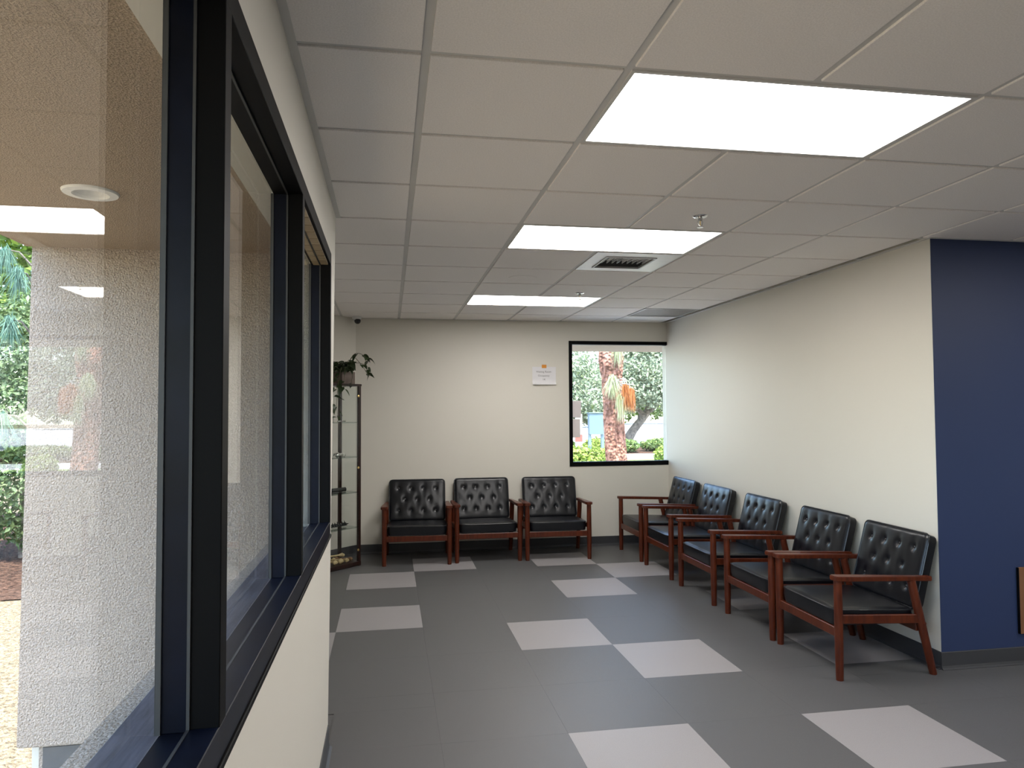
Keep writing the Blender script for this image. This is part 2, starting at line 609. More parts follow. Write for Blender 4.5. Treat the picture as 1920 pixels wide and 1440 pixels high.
# ------------------------------------------------------------------ window 1 (long window on the left)
GXP = -.365
w1 = struct('window_1')
MY = [1.262+1.109*k for k in range(-4, 3)]
boxo('head_frame', 'black', w1, -.32, -.273, YJ0, YJ1, HEAD0, HEAD1, bev=.0015)
boxo('head_stop', 'black', w1, GXP, -.3215, YJ0, YJ1, HEAD0-.004, HEAD1-.002, bev=.0015)
boxo('head_gasket', 'gasket', w1, -.3235, -.3185, YJ0, YJ1, HEAD0-.0055, HEAD0-.001)
boxo('sill_frame', 'sky_tint_al', w1, -.32, -.273, YJ0, YJ1, SILL0, SILL1, bev=.0015)
boxo('sill_stop', 'sky_tint_al', w1, GXP, -.3215, YJ0, YJ1, SILL0+.002, SILL1-.004, bev=.0015)
boxo('sill_gasket', 'gasket', w1, -.3235, -.3185, YJ0, YJ1, SILL1-.005, SILL1+.0008)
boxo('sill_shadow_gap', 'black', w1, XL-.004, XL+.010, YJ0, YJ1, SILL0-.014, SILL0-.0005, bev=.002)  # black strip put in for the shadow gap where sill meets wall
boxo('outer_ledge', 'ledge', w1, -.458, GXP-.006, YJ0, YJ1, .955, SILL1-.022, bev=.004)
for y in MY:
    wd_ = .046
    boxo('mullion', 'black', w1, -.32, -.2725, y, y+wd_, SILL1-.001, HEAD0+.001, bev=.0015)
    boxo('mullion_stop', 'sky_tint_al', w1, GXP, -.3215, y-.002, y+wd_, SILL1-.004, HEAD0-.003, bev=.0015)
    boxo('mullion_gasket', 'gasket', w1, -.3235, -.3185, y-.0035, y+.003, SILL1, HEAD0-.005)
    boxo('glass_gasket', 'gasket', w1, GXP-.006, GXP+.003, y-.006, y-.001, SILL1-.004, HEAD0-.004)
boxo('mullion', 'black', w1, GXP, -.273, YJ0, YJ0+.05, SILL1, HEAD0)
for a, b_ in zip([YJ0+.05]+[y+.046 for y in MY[1:-1]], MY[1:]):
    if b_-a > .1:
        boxo('glass_pane', 'glass', w1, GXP-.0055, GXP-.0005, a-.006, b_+.004, SILL1-.010, HEAD0+.006)
# row of brown blocks with gaps, under the head of the last bay
y = MY[-2]+.056
while y < MY[-1]-.05:
    boxo('brown_block', 'block', w1, -.352, -.324, y, y+.10, HEAD0-.009, HEAD0-.0045)
    boxo('brown_block', 'block', w1, -.317, -.284, y, y+.10, HEAD0-.006, HEAD0+.001)
    y += .107

# ------------------------------------------------------------------ window 2 (square window in the far wall)
w2 = struct('window_2')
boxo('window_frame', 'black', w2, WX0, WX0+.04, YF-.008, 8.14, WZ0, WZ1, bev=.002)
boxo('window_frame', 'black', w2, WX0+.04, WX1-.0005, YF-.008, 8.14, WZ1-.037, WZ1, bev=.002)
boxo('window_frame', 'black', w2, WX0+.04, WX1-.0005, YF-.008, 8.14, WZ0, WZ0+.05, bev=.002)
boxo('window_gasket', 'gasket', w2, WX0+.04, WX1-.001, 8.06, 8.10, WZ1-.042, WZ1-.037)
boxo('glass_pane', 'glass', w2, WX0+.036, WX1-.0005, 8.098, 8.104, WZ0+.045, WZ1-.035)

# ------------------------------------------------------------------ outside shell: soffits and an unseen roof
SOF = EYE+.787
ro = MB().box(-1.68, -.482, YR-.4, 3.70, SOF, 2.75)
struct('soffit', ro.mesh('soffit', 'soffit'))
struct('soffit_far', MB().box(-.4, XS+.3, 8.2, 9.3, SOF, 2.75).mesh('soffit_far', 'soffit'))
struct('unseen_roof', MB().box(-1.68, XS+.4, YR-.5, 9.35, 2.76, 3.4).mesh('unseen_roof', 'stucco'))  # unseen box over the building, added to block sun and sky

# ================================================================== CEILING FITTINGS
L_lab = {
 (1, 0): 'large bright ceiling light panel nearest the camera at the upper right',
 (1, 3): 'bright ceiling light panel in the middle, directly before the air vent',
 (1, 7): 'small-looking bright ceiling light panel farthest away, near the far wall',
 (1, -4): 'bright ceiling light panel behind the camera, near the long window',
 (6, 0): 'bright ceiling light panel out of frame to the right, level with the nearest panel',
 (6, -4): 'bright ceiling light panel in the rear right part of the room'}
for c, r in lights:
    x0, x1 = GX0+G*c+.013, GX0+G*(c+2)-.013
    y0, y1 = GY0+G*r+.013, GY0+G*(r+1)-.013
    t = thing('ceiling_light', L_lab[(c, r)], 'ceiling light', ((x0+x1)/2, (y0+y1)/2, CZ), 0, 'flat light panels in the ceiling grid')
    a, b_ = (x1-x0)/2, (y1-y0)/2
    f = MB()
    f.box(-a, a, -b_, -b_+.012, .001, .03)
    f.box(-a, a, b_-.012, b_, .001, .03)
    f.box(-a, -a+.012, -b_+.012, b_-.012, .001, .03)
    f.box(a-.012, a, -b_+.012, b_-.012, .001, .03)
    f.build('light_frame', 'grid', t)
    boxo('diffuser', 'panel', t, -a+.012, a-.012, -b_+.012, b_-.012, .006, .02)

# air vent: a white panel with a square louvred opening
x0, y0 = GX0+G*VENT[0]+hw, GY0+G*VENT[1]+hw
S = G-2*hw
t = thing('air_vent', 'white square ceiling air vent with dark louvres behind the middle light panel', 'vent', (x0+S/2, y0+S/2, CZ))
q, o_ = .172, S/2
p = MB()
p.box(-o_, -q-.02, -o_, o_, 0, .012)
p.box(q-.02, o_, -o_, o_, 0, .012)
p.box(-q-.02, q-.02, -o_, -q, 0, .012)
p.box(-q-.02, q-.02, q, o_, 0, .012)
p.build('vent_panel', 'white_metal', t)
f = MB()
f.box(-q-.026, -q-.012, -q-.006, q+.006, -.006, .03)
f.box(q-.028, q-.014, -q-.006, q+.006, -.006, .03)
f.box(-q-.012, q-.028, -q-.006, -q+.006, -.006, .03)
f.box(-q-.012, q-.028, q-.006, q+.006, -.006, .03)
f.build('vent_frame', 'louver', t)
boxo('vent_duct', 'dark_in', t, -q-.02, q-.02, -q, q, .055, .08)
for i in range(9):
    x = -q+.006+i*(2*q-.05)/8
    mt = Matrix.Translation((x, -.07, .012)) @ Matrix.Rotation(math.radians(12), 4, 'Y')
    MB().box(-.0015, .0015, -.10, .105, -.012, .012, mtx=mt).build('louver', 'louver', t)
for i in range(5):
    y = .045+i*.027
    mt = Matrix.Translation((-.02, y, .014)) @ Matrix.Rotation(math.radians(-40), 4, 'X')
    MB().box(-q+.01, q-.01, -.012, .012, -.001, .001, mtx=mt).build('louver', 'dark_in', t)

# return grille: perforated dark panel at the far right
x0, y0 = GX0+G*RET[0]+hw, GY0+G*RET[1]+hw
t = thing('return_grille', 'grey-brown perforated ceiling return grille in the far right corner', 'vent', (x0+S/2, y0+S/2, CZ))
M['perf'] = mat('perforated_grey', (.20, .18, .155), .6, noise=(400, .35, 1))
f = MB()
f.box(-o_, o_, -o_, -o_+.022, 0, .012)
f.box(-o_, o_, o_-.022, o_, 0, .012)
f.box(-o_, -o_+.022, -o_+.022, o_-.022, 0, .012)
f.box(o_-.022, o_, -o_+.022, o_-.022, 0, .012)
f.build('grille_frame', 'louver', t)
boxo('grille_face', 'perf', t, -o_+.022, o_-.022, -o_+.022, o_-.022, .004, .012)

# speaker grille
t = MB().lathe([(0, -.004), (.10, -.004), (.108, -.002), (.108, 0), (0, 0)], 40).build('ceiling_speaker', 'tile', None, 40, (1.016, 5.454, CZ))
tag(t, 'round flush white ceiling speaker grille beside the air vent', 'speaker')

# sprinkler heads
def sprinkler(x, y, label):
    t = thing('sprinkler_head', label, 'sprinkler', (x, y, CZ), 0, 'fire sprinkler heads')
    MB().lathe([(.012, -.006), (.030, -.008), (.038, -.004), (.040, 0), (.012, 0)], 24).build('escutcheon', 'chrome', t, 40)
    b = MB().lathe([(0, -.004), (.011, -.004), (.011, -.022), (.006, -.026), (0, -.026)], 12)
    b.build('sprinkler_body', 'chrome', t, 40)
    for s in (-1, 1):
        MB().tube([(s*.010, 0, -.022), (s*.013, 0, -.034), (s*.008, 0, -.050), (0, 0, -.056)], .0025, 6).build('frame_arm', 'chrome', t, 40)
    MB().tube([(0, 0, -.024), (0, 0, -.050)], .0025, 6).build('glass_bulb', 'brass', t)
    MB().lathe([(0, -.056), (.006, -.056), (.017, -.060), (.017, -.062), (0, -.062)], 16).build('deflector', 'chrome', t)
sprinkler(1.626, 3.574, 'chrome sprinkler head on the ceiling just before the middle light panel')
sprinkler(1.642, 6.09, 'small chrome sprinkler head on the ceiling beside the farthest light panel')

# security camera
t = thing('security_camera', 'small dome security camera with black lens below the ceiling in the far left corner', 'camera', (-.345, 7.93, CZ))
MB().lathe([(0, 0), (.050, 0), (.050, -.022), (.044, -.030), (0, -.030)], 24).build('camera_base', 'white', t, 40)
MB().ball((.008, -.012, -.048), .034, 20).build('camera_dome', 'camblack', t, 60)
MB().lathe([(.030, -.030), (.038, -.030), (.037, -.038), (.030, -.038)], 24).build('camera_ring', 'white', t, 40)

# ================================================================== ARMCHAIRS
def make_chair():
    t = thing('armchair', 'x', 'armchair', (0, 0, 0), 0, 'black tufted armchairs along the waiting room walls')
    HWD = .325
    wood = 'wood'
    for s in (-1, 1):
        # front leg: round, slightly swollen, tapered to the foot
        zs = [0, .02, .15, .30, .42, .52, .562]
        rs = [.0205, .0215, .0235, .0245, .024, .0235, .023]
        MB().tube([(s*HWD, 0, z) for z in zs], rs, 14).build('leg', wood, t, 50)
        # rear leg: raked, from the arm down and back
        P0, P1 = Vector((s*HWD, .462, .545)), Vector((s*HWD, .590, 0))
        k = [0, .2, .5, .8, 1]
        MB().tube([P0.lerp(P1, a) for a in k], [.024, .0245, .024, .0225, .0205], 14).build('leg', wood, t, 50)
        # arm rest: plank with shaped plan, falling to the rear
        out = [(-.024, -.036), (-.034, -.022), (-.036, .03), (-.034, .12), (-.026, .28), (-.020, .42), (-.020, .585),
               (.020, .585), (.021, .42), (.028, .28), (.035, .12), (.036, .03), (.034, -.022), (.024, -.036)]
        mt = Matrix.Translation((s*HWD, 0, .5625)) @ Matrix.Rotation(math.radians(-2.4), 4, 'X')
        MB().prism([(x*(1 if s > 0 else -1), y) for x, y in out], 'z', 0, .027, mtx=mt, bev=.004).build('armrest', wood, t, 40)
        # side rail between the legs
        mt = Matrix.Translation((s*HWD, .27, .332)) @ Matrix.Rotation(math.radians(-2.2), 4, 'X')
        MB().box(-.011, .011, -.255, .255, -.025, .025, bev=.003, mtx=mt).build('side_rail', wood, t)
        MB().ball((s*(HWD+.0225), .53, .30), .006, 8).build('bolt_cap', wood, t)
    boxo('front_rail', wood, t, -HWD+.02, HWD-.02, -.010, .012, .238, .292, bev=.003)
    boxo('rear_rail', wood, t, -HWD+.018, HWD-.018, .50, .522, .245, .295, bev=.003)
    # seat cushion with crown, rounded corners
    b = bmesh.new()
    NX, NY = 26, 24
    W, D, T = .594, .515, .098
    def top(u, v):
        e = min(1-abs(u), 1-abs(v))
        return .012*(1-u*u)*(1-v*v) - .012*max(0, 1-e/.10)**2
    def rr(u, v):
        r = .05
        x, y = u*W/2, v*D/2
        cx, cy = W/2-r, D/2-r
        if abs(x) > cx and abs(y) > cy:
            dx, dy = abs(x)-cx, abs(y)-cy
            mx_ = max(dx, dy)
            d = math.hypot(dx, dy)
            if d > 1e-9:
                k = mx_/d
                x, y = math.copysign(cx+dx*k, x), math.copysign(cy+dy*k, y)
        return x, y
    gT = {}
    gB = {}
    for i in range(NX+1):
        for j in range(NY+1):
            u, v = -1+2*i/NX, -1+2*j/NY
            u, v = math.copysign(abs(u)**.8, u), math.copysign(abs(v)**.8, v)
            x, y = rr(u, v)
            tilt = -.022*(y+D/2)/D
            gT[i, j] = b.verts.new((x, y+D/2-.004, .396+top(u, v)+tilt))
            gB[i, j] = b.verts.new((x*.985, y*.985+D/2-.004, .298+tilt*.3))
    for i in range(NX):
        for j in range(NY):
            b.faces.new((gT[i, j], gT[i+1, j], gT[i+1, j+1], gT[i, j+1]))
            b.faces.new((gB[i, j], gB[i, j+1], gB[i+1, j+1], gB[i+1, j]))
    ring = [(i, 0) for i in range(NX)] + [(NX, j) for j in range(NY)] + [(i, NY) for i in range(NX, 0, -1)] + [(0, j) for j in range(NY, 0, -1)]
    N = len(ring)
    mid = []
    for k in ring:
        p_, q_ = gT[k].co, gB[k].co
        c_ = Vector((0, D/2-.004, 0))
        mm = (p_+q_)/2
        dd = Vector((mm.x, mm.y-c_.y, 0)).normalized()
        mid.append(b.verts.new(mm + dd*.006))
    for i in range(N):
        a, c = ring[i], ring[(i+1) % N]
        b.faces.new((gT[a], mid[i], mid[(i+1) % N], gT[c]))
        b.faces.new((mid[i], gB[a], gB[c], mid[(i+1) % N]))
    pip = [gT[k].co + Vector((0, 0, .001)) for k in ring]
    mb = MB()
    mb.b.free()
    mb.b = b
    cu = mb.build('seat_cushion', 'leather', t, 50)
    MB().loop(pip, .0048, 6).build('piping', 'piping', cu, 60)
    # tufted back cushion
    ang = math.radians(15)
    B0 = Vector((0, .492, .372))
    U = Vector((1, 0, 0))
    V = Vector((0, math.sin(ang), math.cos(ang)))
    Wn = Vector((0, -math.cos(ang), math.sin(ang)))
    BW, BH, BT = .598, .445, .062
    btn = [(x, .350) for x in (-.198, -.066, .066, .198)] + [(x, .232) for x in (-.132, 0, .132)] + [(x, .112) for x in (-.198, -.066, .066, .198)]
    NX, NY = 56, 42
    b = bmesh.new()
    F, K = {}, {}
    for i in range(NX+1):
        for j in range(NY+1):
            u, v = -1+2*i/NX, -1+2*j/NY
            x, y = u*BW/2, (v+1)/2*BH
            r = .035
            cx, cy = BW/2-r, BH/2-r
            yy = y-BH/2
            if abs(x) > cx and abs(yy) > cy:
                dx, dy = abs(x)-cx, abs(yy)-cy
                d = math.hypot(dx, dy)
                if d > 1e-9:
                    k = max(dx, dy)/d
                    x, yy = math.copysign(cx+dx*k, x), math.copysign(cy+dy*k, yy)
            y = yy+BH/2
            dep = .010*(1-u**4)*(1-v**4)
            for bx, by in btn:
                dx, dy = x-bx, y-by
                dep -= .012*math.exp(-(dx*dx+dy*dy)/(2*.0125**2)) + .0042*math.exp(-(dx*dx)/(2*.02**2)-(dy*dy)/(2*.05**2))
            if abs(v) < .7 and abs(u) < .9:
                dep += .0012*math.sin(38*x+11*y)*math.sin(31*y)
            e = min(BW/2-abs(u*BW/2), BH/2-abs(v*BH/2))
            dep -= .010*max(0, 1-e/.022)**2
            F[i, j] = b.verts.new(B0 + U*x + V*y + Wn*dep)
            K[i, j] = b.verts.new(B0 + U*x*.985 + V*(y*.98+.004) - Wn*BT) if (i in (0, NX) or j in (0, NY)) else None
    for i in range(NX):
        for j in range(NY):
            b.faces.new((F[i, j], F[i+1, j], F[i+1, j+1], F[i, j+1]))
    ring = [(i, 0) for i in range(NX)] + [(NX, j) for j in range(NY)] + [(i, NY) for i in range(NX, 0, -1)] + [(0, j) for j in range(NY, 0, -1)]
    N = len(ring)
    for i in range(N):
        a, c = ring[i], ring[(i+1) % N]
        b.faces.new((F[a], K[a], K[c], F[c]))
    b.faces.new([K[k] for k in ring])
    pip = [F[k].co + Wn*.001 for k in ring]
    mb = MB()
    mb.b.free()
    mb.b = b
    bc = mb.build('back_cushion', 'leather', t, 45)
    MB().loop(pip, .0045, 6).build('piping', 'piping', bc, 60)
    me = None
    rotm = Matrix((U, V, Wn)).transposed().to_4x4()
    for bx, by in btn:
        if me is None:
            me = MB().ball((0, 0, 0), .0105, 10, (1, 1, .5), rotm).mesh('button', 'piping', 80)
        link('button', me, bc, B0 + U*bx + V*by + Wn*(-.0085))
    return t
chairs = [  # x, y, rz, label
 (.276, 7.364, math.radians(-2.4), 'black tufted armchair against the far wall, first from the display cabinet'),
 (1.005, 7.389, 0, 'black tufted armchair in the middle of the three against the far wall'),
 (1.731, 7.355, math.radians(-3.0), 'black tufted armchair against the far wall, nearest the window'),
 (2.535, 7.420, math.radians(-90), 'black tufted armchair in the right-hand row under the window, farthest in the corner'),
 (2.530, 6.612, math.radians(-90), 'second black tufted armchair from the window corner in the right-hand row'),
 (2.527, 5.734, math.radians(-90), 'middle black tufted armchair of the five along the right wall'),
 (2.530, 4.855, math.radians(-90), 'black tufted armchair in the right-hand row, next to the nearest one'),
 (2.533, 4.123, math.radians(-91), 'nearest black tufted armchair at the end of the row beside the navy wall')]
c0 = make_chair()
for i, (x, y, rz, lab) in enumerate(chairs):
    o = c0 if i == 0 else dup(c0)
    o.location = (x, y, 0)
    o.rotation_euler = (0, 0, rz)
    o['label'] = lab

# ================================================================== DISPLAY CABINET (diagonal, far left)
# local x runs along the front to the right, y into the corner
FR = Vector((-.280, 7.475, 0))
dv = Vector((.7071, .7071, 0))
CW, CDP, CH = .46, .315, 1.80
org = FR - dv*CW
cabR = math.radians(45)
cab = thing('display_cabinet', 'tall narrow glass display cabinet with dark wood posts set across the far left corner', 'cabinet', org, cabR)
pw = .030
for px, py in ((0, 0), (CW-pw, 0), (0, CDP-pw), (CW-pw, CDP-pw)):
    boxo('post', 'mahog', cab, px, px+pw, py, py+pw, 0, CH, bev=.002)
boxo('top_board', 'mahog', cab, -.004, CW+.004, -.004, CDP+.004, CH, CH+.022, bev=.002)
boxo('bottom_board', 'mahog', cab, -.002, CW+.002, -.002, CDP+.002, .012, .045, bev=.002)
boxo('plinth', 'mahog', cab, .012, CW-.012, .012, CDP-.012, 0, .0118)
boxo('glass_door', 'cab_glass', cab, pw, CW-pw, .003, .007, .048, CH-.003)
boxo('glass_side', 'cab_glass', cab, .003, .007, pw, CDP-pw, .048, CH-.003)
boxo('glass_side', 'cab_glass', cab, CW-.007, CW-.003, pw, CDP-pw, .048, CH-.003)
for z in (1.70, .98, .16):
    h_ = MB().lathe([(0, 0), (.012, 0), (.012, .004), (.006, .007), (0, .007)], 14, mtx=Matrix.Translation((CW-pw-.006, -.0005, z)) @ Matrix.Rotation(PI/2, 4, 'X'))
    h_.build('hinge', 'brass', cab, 40)
MB().lathe([(0, 0), (.006, 0), (.005, .01), (.012, .016), (.010, .024), (0, .026)], 12, mtx=Matrix.Translation((.055, .0029, .96)) @ Matrix.Rotation(PI/2, 4, 'X')).build('knob', 'black', cab, 40)
shz = [1.435, 1.087, .734, .383]
M['shelf'] = glass_mat('shelf_glass', .08, (.80, .86, .84))
for z in shz:
    s_ = boxo('glass_shelf', 'shelf', cab, .010, CW-.010, .012, CDP-.010, z-.004, z+.004)
    for px, py in ((.03, .02), (CW-.03, .02), (.03, CDP-.03), (CW-.03, CDP-.03)):
        MB().tube([(px, py, z-.008), (px, py, z-.0045)], .005, 8).build('shelf_pin', 'chrome', s_)
cm = Matrix.Translation(org) @ Matrix.Rotation(cabR, 4, 'Z')
def inside(x, y, z):
    return cm @ Vector((x, y, z))
# shelf 1: small silver pieces
def place(o, x, y, z, rz=0):
    o.location = inside(x, y, z)
    o.rotation_euler = (0, 0, cabR+rz)
    return o
Z1 = shz[0]+.0042
t = place(thing('silver_peg', 'small upright silver peg on the top glass shelf', 'ornament'), .20, .12, Z1)
MB().lathe([(0, 0), (.009, 0), (.009, .004), (.004, .006), (.004, .05), (.006, .052), (.006, .058), (0, .058)], 12).build('shaft', 'silver', t, 40)
for i, (x, l) in enumerate(((.27, .05), (.335, .04))):
    t = place(thing('silver_clip', ['flat silver clip lying in the middle of the top glass shelf', 'flat silver clip lying at the right of the top glass shelf'][i], 'ornament'), x, .11, Z1)
    MB().tube([(-l/2, 0, .004), (-l/4, .012, .008), (l/4, -.006, .010), (l/2, .008, .004)], [.004, .006, .006, .003], 8).build('clip_bar', 'silver', t, 40)
    MB().ball((0, .004, .009), .009, 8).build('clip_boss', 'silver', t, 60)
# shelf 2: row of silver and pale knobs
Z2 = shz[1]+.0042
kn = [(.14, .10, 'silver', .02), (.185, .13, 'pale', .021), (.225, .09, 'silver', .022), (.265, .13, 'pale', .024), (.31, .10, 'pale', .022), (.35, .13, 'silver', .017)]
klab = ['silver joint model at the left end of the second glass shelf', 'pale joint model second from the left on the second glass shelf',
        'silver joint model third from the left on the second glass shelf', 'pale joint model in the middle right of the second glass shelf',
        'pale joint model second from the right on the second glass shelf', 'smallest silver joint model at the right end of the second glass shelf']
for (x, y, m, r), lab in zip(kn, klab):
    t = place(thing('joint_model', lab, 'ornament', group='joint models on the second shelf'), x, y, Z2, x*9)
    MB().ball((0, 0, r), r, 14).build('joint_ball', m, t, 60)
    MB().tube([(0, 0, r*1.1), (r*1.0, .004, r*1.4), (r*1.7, .006, r*1.0)], [r*.45, r*.38, r*.5], 10).build('joint_stem', m, t, 50)
# shelf 3: dark ribbed cylinder tool
Z3 = shz[2]+.0042
t = place(thing('ribbed_cylinder', 'dark ribbed cylindrical model lying on the third glass shelf', 'ornament'), .245, .13, Z3)
pts, rad = [], []
for k in range(25):
    pts.append((-.12+k*.01, 0, .024))
    rad.append(.019 if k % 2 else .0225)
rad[0] = .012
MB().tube(pts, rad, 14).build('cylinder_body', 'spine', t, 40)
MB().tube([(-.165, 0, .024), (-.14, 0, .022), (-.12, 0, .024)], [.006, .011, .014], 10).build('cylinder_nose', 'spine', t, 40)
MB().tube([(-.10, -.055, .008), (-.02, -.06, .008)], [.008, .006], 8).build('side_pin', 'spine', t, 40)
# shelf 4: knobbly spine model
Z4 = shz[3]+.0042
t = place(thing('spine_model', 'dark knobbly spine model lying along the lowest glass shelf', 'model'), .235, .13, Z4)
for k in range(10):
    x = -.15+k*.031
    v = MB()
    v.lathe([(0, -.010), (.017, -.009), (.014, 0), (.017, .009), (0, .010)], 12, mtx=Matrix.Translation((x, 0, .026)) @ Matrix.Rotation(PI/2, 4, 'Y'))
    v.tube([(x, 0, .036), (x-.008, 0, .056+.006*(k % 3 == 0))], [.006, .003], 6)
    for s in (-1, 1):
        v.tube([(x, s*.012, .028), (x-.004, s*.034, .018)], [.006, .003], 6)
    v.build('vertebra', 'spine', t, 40)
MB().tube([(-.16, 0, .026), (.13, 0, .026), (.175, 0, .026)], [.009, .009, .004], 10).build('spine_core', 'spine', t, 40)
# bottom: heap of bone models
def bone(x, y, z, L, r, rz, m, lab, tilt=0):
    t = place(thing('bone_model', lab, 'bone model', group='bone models in the cabinet base'), x, y, z, rz)
    b = MB()
    R_ = Matrix.Rotation(-tilt, 4, 'Y')
    prof_ = [(-.5, .75), (-.44, 1.25), (-.36, .95), (-.25, .62), (0, .52), (.25, .6), (.36, .95), (.45, 1.3), (.5, .8)]
    b.tube([R_ @ Vector((a*L, .1*r*math.sin(a*6), r*1.3)) for a, _ in prof_], [r*k for _, k in prof_], 12)
    b.build('bone_shaft', m, t, 60)
    e = MB()
    for s in (-1, 1):
        e.ball(R_ @ Vector((.47*L, s*r*.75, r*1.25)), r*.95, 10)
    e.ball(R_ @ Vector((-.47*L, r*.6, r*1.35)), r*.9, 10)
    e.build('bone_end', m, t, 60)
zb = .0462
bone(.150, .118, zb, .16, .018, -1.3, 'bone', 'cream bone model with round knob at the left front of the heap')
bone(.222, .118, zb, .16, .021, -1.35, 'bone', 'thick yellow bone model with paired knobs at the centre front of the heap')
bone(.292, .120, zb, .16, .017, -1.15, 'bone', 'slim pale bone model leaning to the right of the heap')
bone(.362, .150, zb, .17, .015, -1.0, 'bone2', 'brown bone model at the right rear of the heap')
bone(.215, .120, zb+.0535, .2, .016, -.30, 'bone', 'long pale bone model lying across the top of the heap')
bone(.17, .250, zb, .19, .017, -.02, 'bone', 'cream bone model at the rear of the heap')

# ------------------------------------------------------------------ potted pothos on the cabinet
ztop = CH+.022
pc = inside(.37, .17, ztop)
pot = thing('potted_pothos', 'trailing green pothos in a square grey-brown pot on top of the display cabinet', 'plant', pc, cabR)
p = MB()
a = .085
p.prism([(-a, -a), (a, -a), (a, a), (-a, a)], 'z', 0, .004)
for x0, x1, y0, y1 in ((-a, a, -a, -a+.008), (-a, a, a-.008, a), (-a, -a+.008, -a+.008, a-.008), (a-.008, a, -a+.008, a-.008)):
    p.box(x0, x1, y0, y1, .004, .125)
p.build('pot', 'pot', pot)
boxo('soil', 'soil', pot, -a+.008, a-.008, -a+.008, a-.008, .004, .11)
def leaf_mesh(L, Wd, fold, droop):
    """heart shaped leaf along +x, tip at x=L"""
    outl = [(0, 0), (-.10, .22), (-.04, .42), (.14, .50), (.38, .44), (.62, .30), (.84, .12), (1, 0)]
    vs, fs, tn = [], [], []
    mids = [(0, 0), (.05, 0), (.1, 0), (.2, 0), (.4, 0), (.62, 0), (.84, 0), (1, 0)]
    n = len(outl)
    for side in (1, -1):
        for (x, y) in outl:
            vs.append((x*L, side*y*Wd, abs(y)*Wd*fold - droop*L*max(x, 0)**2))
    for (x, y) in mids:
        vs.append((x*L, 0, -droop*L*max(x, 0)**2))
    for s in range(2):
        for i in range(n-1):
            A, B_, C_, D_ = s*n+i, s*n+i+1, 2*n+i+1, 2*n+i
            fs.append((A, B_, C_, D_) if s else (A, D_, C_, B_))
    me = bpy.data.meshes.new('leaf')
    me.from_pydata(vs, [], fs)
    me.validate()
    at = me.attributes.new('tint', 'FLOAT', 'POINT')
    tv = random.random()
    for i, d in enumerate(at.data):
        d.value = tv
    me.materials.append(M['pothos'])
    me.shade_smooth()
    return me
leafs = [leaf_mesh(.085, .065, .25, .25), leaf_mesh(.10, .075, .2, .4), leaf_mesh(.075, .055, .35, .15), leaf_mesh(.09, .06, .15, .6)]
inv = cm.inverted()
loc0 = Vector((.37, .17, ztop))
def wl_(px, py, pz):       # world point -> plant space
    return (Matrix.Translation(-loc0) @ inv) @ Vector((px, py, pz))
def stem(pts, nleaf, rad=.0028, start=.25, size=1.0, hang=.3):
    pts = [Vector(p_) for p_ in pts]
    # smooth the path
    path = []
    for i in range(len(pts)-1):
        p0, p1, p2, p3 = pts[max(i-1, 0)], pts[i], pts[i+1], pts[min(i+2, len(pts)-1)]
        for k in range(5):
            u = k/5
            path.append(.5*((2*p1)+(p2-p0)*u+(2*p0-5*p1+4*p2-p3)*u*u+(3*p1-p0-3*p2+p3)*u**3))
    path.append(pts[-1])
    s_ = MB().tube(path, [rad*(1-.5*i/len(path)) for i in range(len(path))], 6).build('stem', 'stem', pot, 60)
    for k in range(nleaf):
        f_ = start+(1-start)*(k+.5)/nleaf if nleaf > 1 else 1
        i = min(len(path)-1, int(f_*(len(path)-1)+.5))
        a_ = random.uniform(0, 2*PI)
        dirv = Vector((math.cos(a_), math.sin(a_), random.uniform(-.9, .5)-hang)).normalized()
        off = dirv*random.uniform(.012, .035)
        o = link('leaf', random.choice(leafs), pot, path[i]+off)
        zz = Vector((random.uniform(-.4, .4), random.uniform(-.4, .4), 1))
        yv = zz.cross(dirv).normalized()
        zz = dirv.cross(yv)
        o.rotation_euler = Matrix((dirv, yv, zz)).transposed().to_euler()
        sc_ = size*random.uniform(.75, 1.1)
        o.scale = (sc_, sc_, sc_)
s0 = Vector((0, 0, .10))
# bushy crown
for k in range(15):
    a_ = k*2.4
    r1 = random.uniform(.05, .16)
    tip = Vector((math.cos(a_)*r1-.05, math.sin(a_)*r1-.02, random.uniform(.13, .25)))
    stem([s0+Vector((math.cos(a_)*.03, math.sin(a_)*.03, 0)), (s0+tip)/2+Vector((0, 0, .05)), tip], 3, start=.45)
# the long runner reaching out to the right
W_ = lambda x, y, z: wl_(x, y, z)
stem([s0, W_(-.37, 7.45, 2.09), W_(-.28, 7.40, 2.02), W_(-.215, 7.37, 1.925), W_(-.17, 7.36, 1.93)], 5, .0035, .45, .8)
stem([s0, W_(-.37, 7.44, 2.10), W_(-.30, 7.42, 2.13), W_(-.22, 7.38, 2.085), W_(-.19, 7.38, 2.06)], 5, .003, .4, .95, 0)
stem([s0, W_(-.38, 7.40, 2.02), W_(-.26, 7.33, 2.02), W_(-.18, 7.30, 1.96)], 4, .003, .5, .7)
# trailing vines in front of the cabinet
stem([s0, W_(-.46, 7.22, 1.97), W_(-.49, 7.19, 1.80), W_(-.50, 7.185, 1.60), W_(-.49, 7.19, 1.47)], 9, .003, .3, .85)
stem([s0, W_(-.43, 7.28, 1.97), W_(-.44, 7.25, 1.82), W_(-.43, 7.255, 1.76)], 3, .003, .5, .95)
stem([s0, W_(-.36, 7.345, 1.95), W_(-.37, 7.325, 1.83), W_(-.365, 7.33, 1.80)], 2, .003, .75, .85)
stem([s0, W_(-.52, 7.18, 1.98), W_(-.54, 7.13, 1.80), W_(-.545, 7.125, 1.55)], 7, .003, .35, .85)

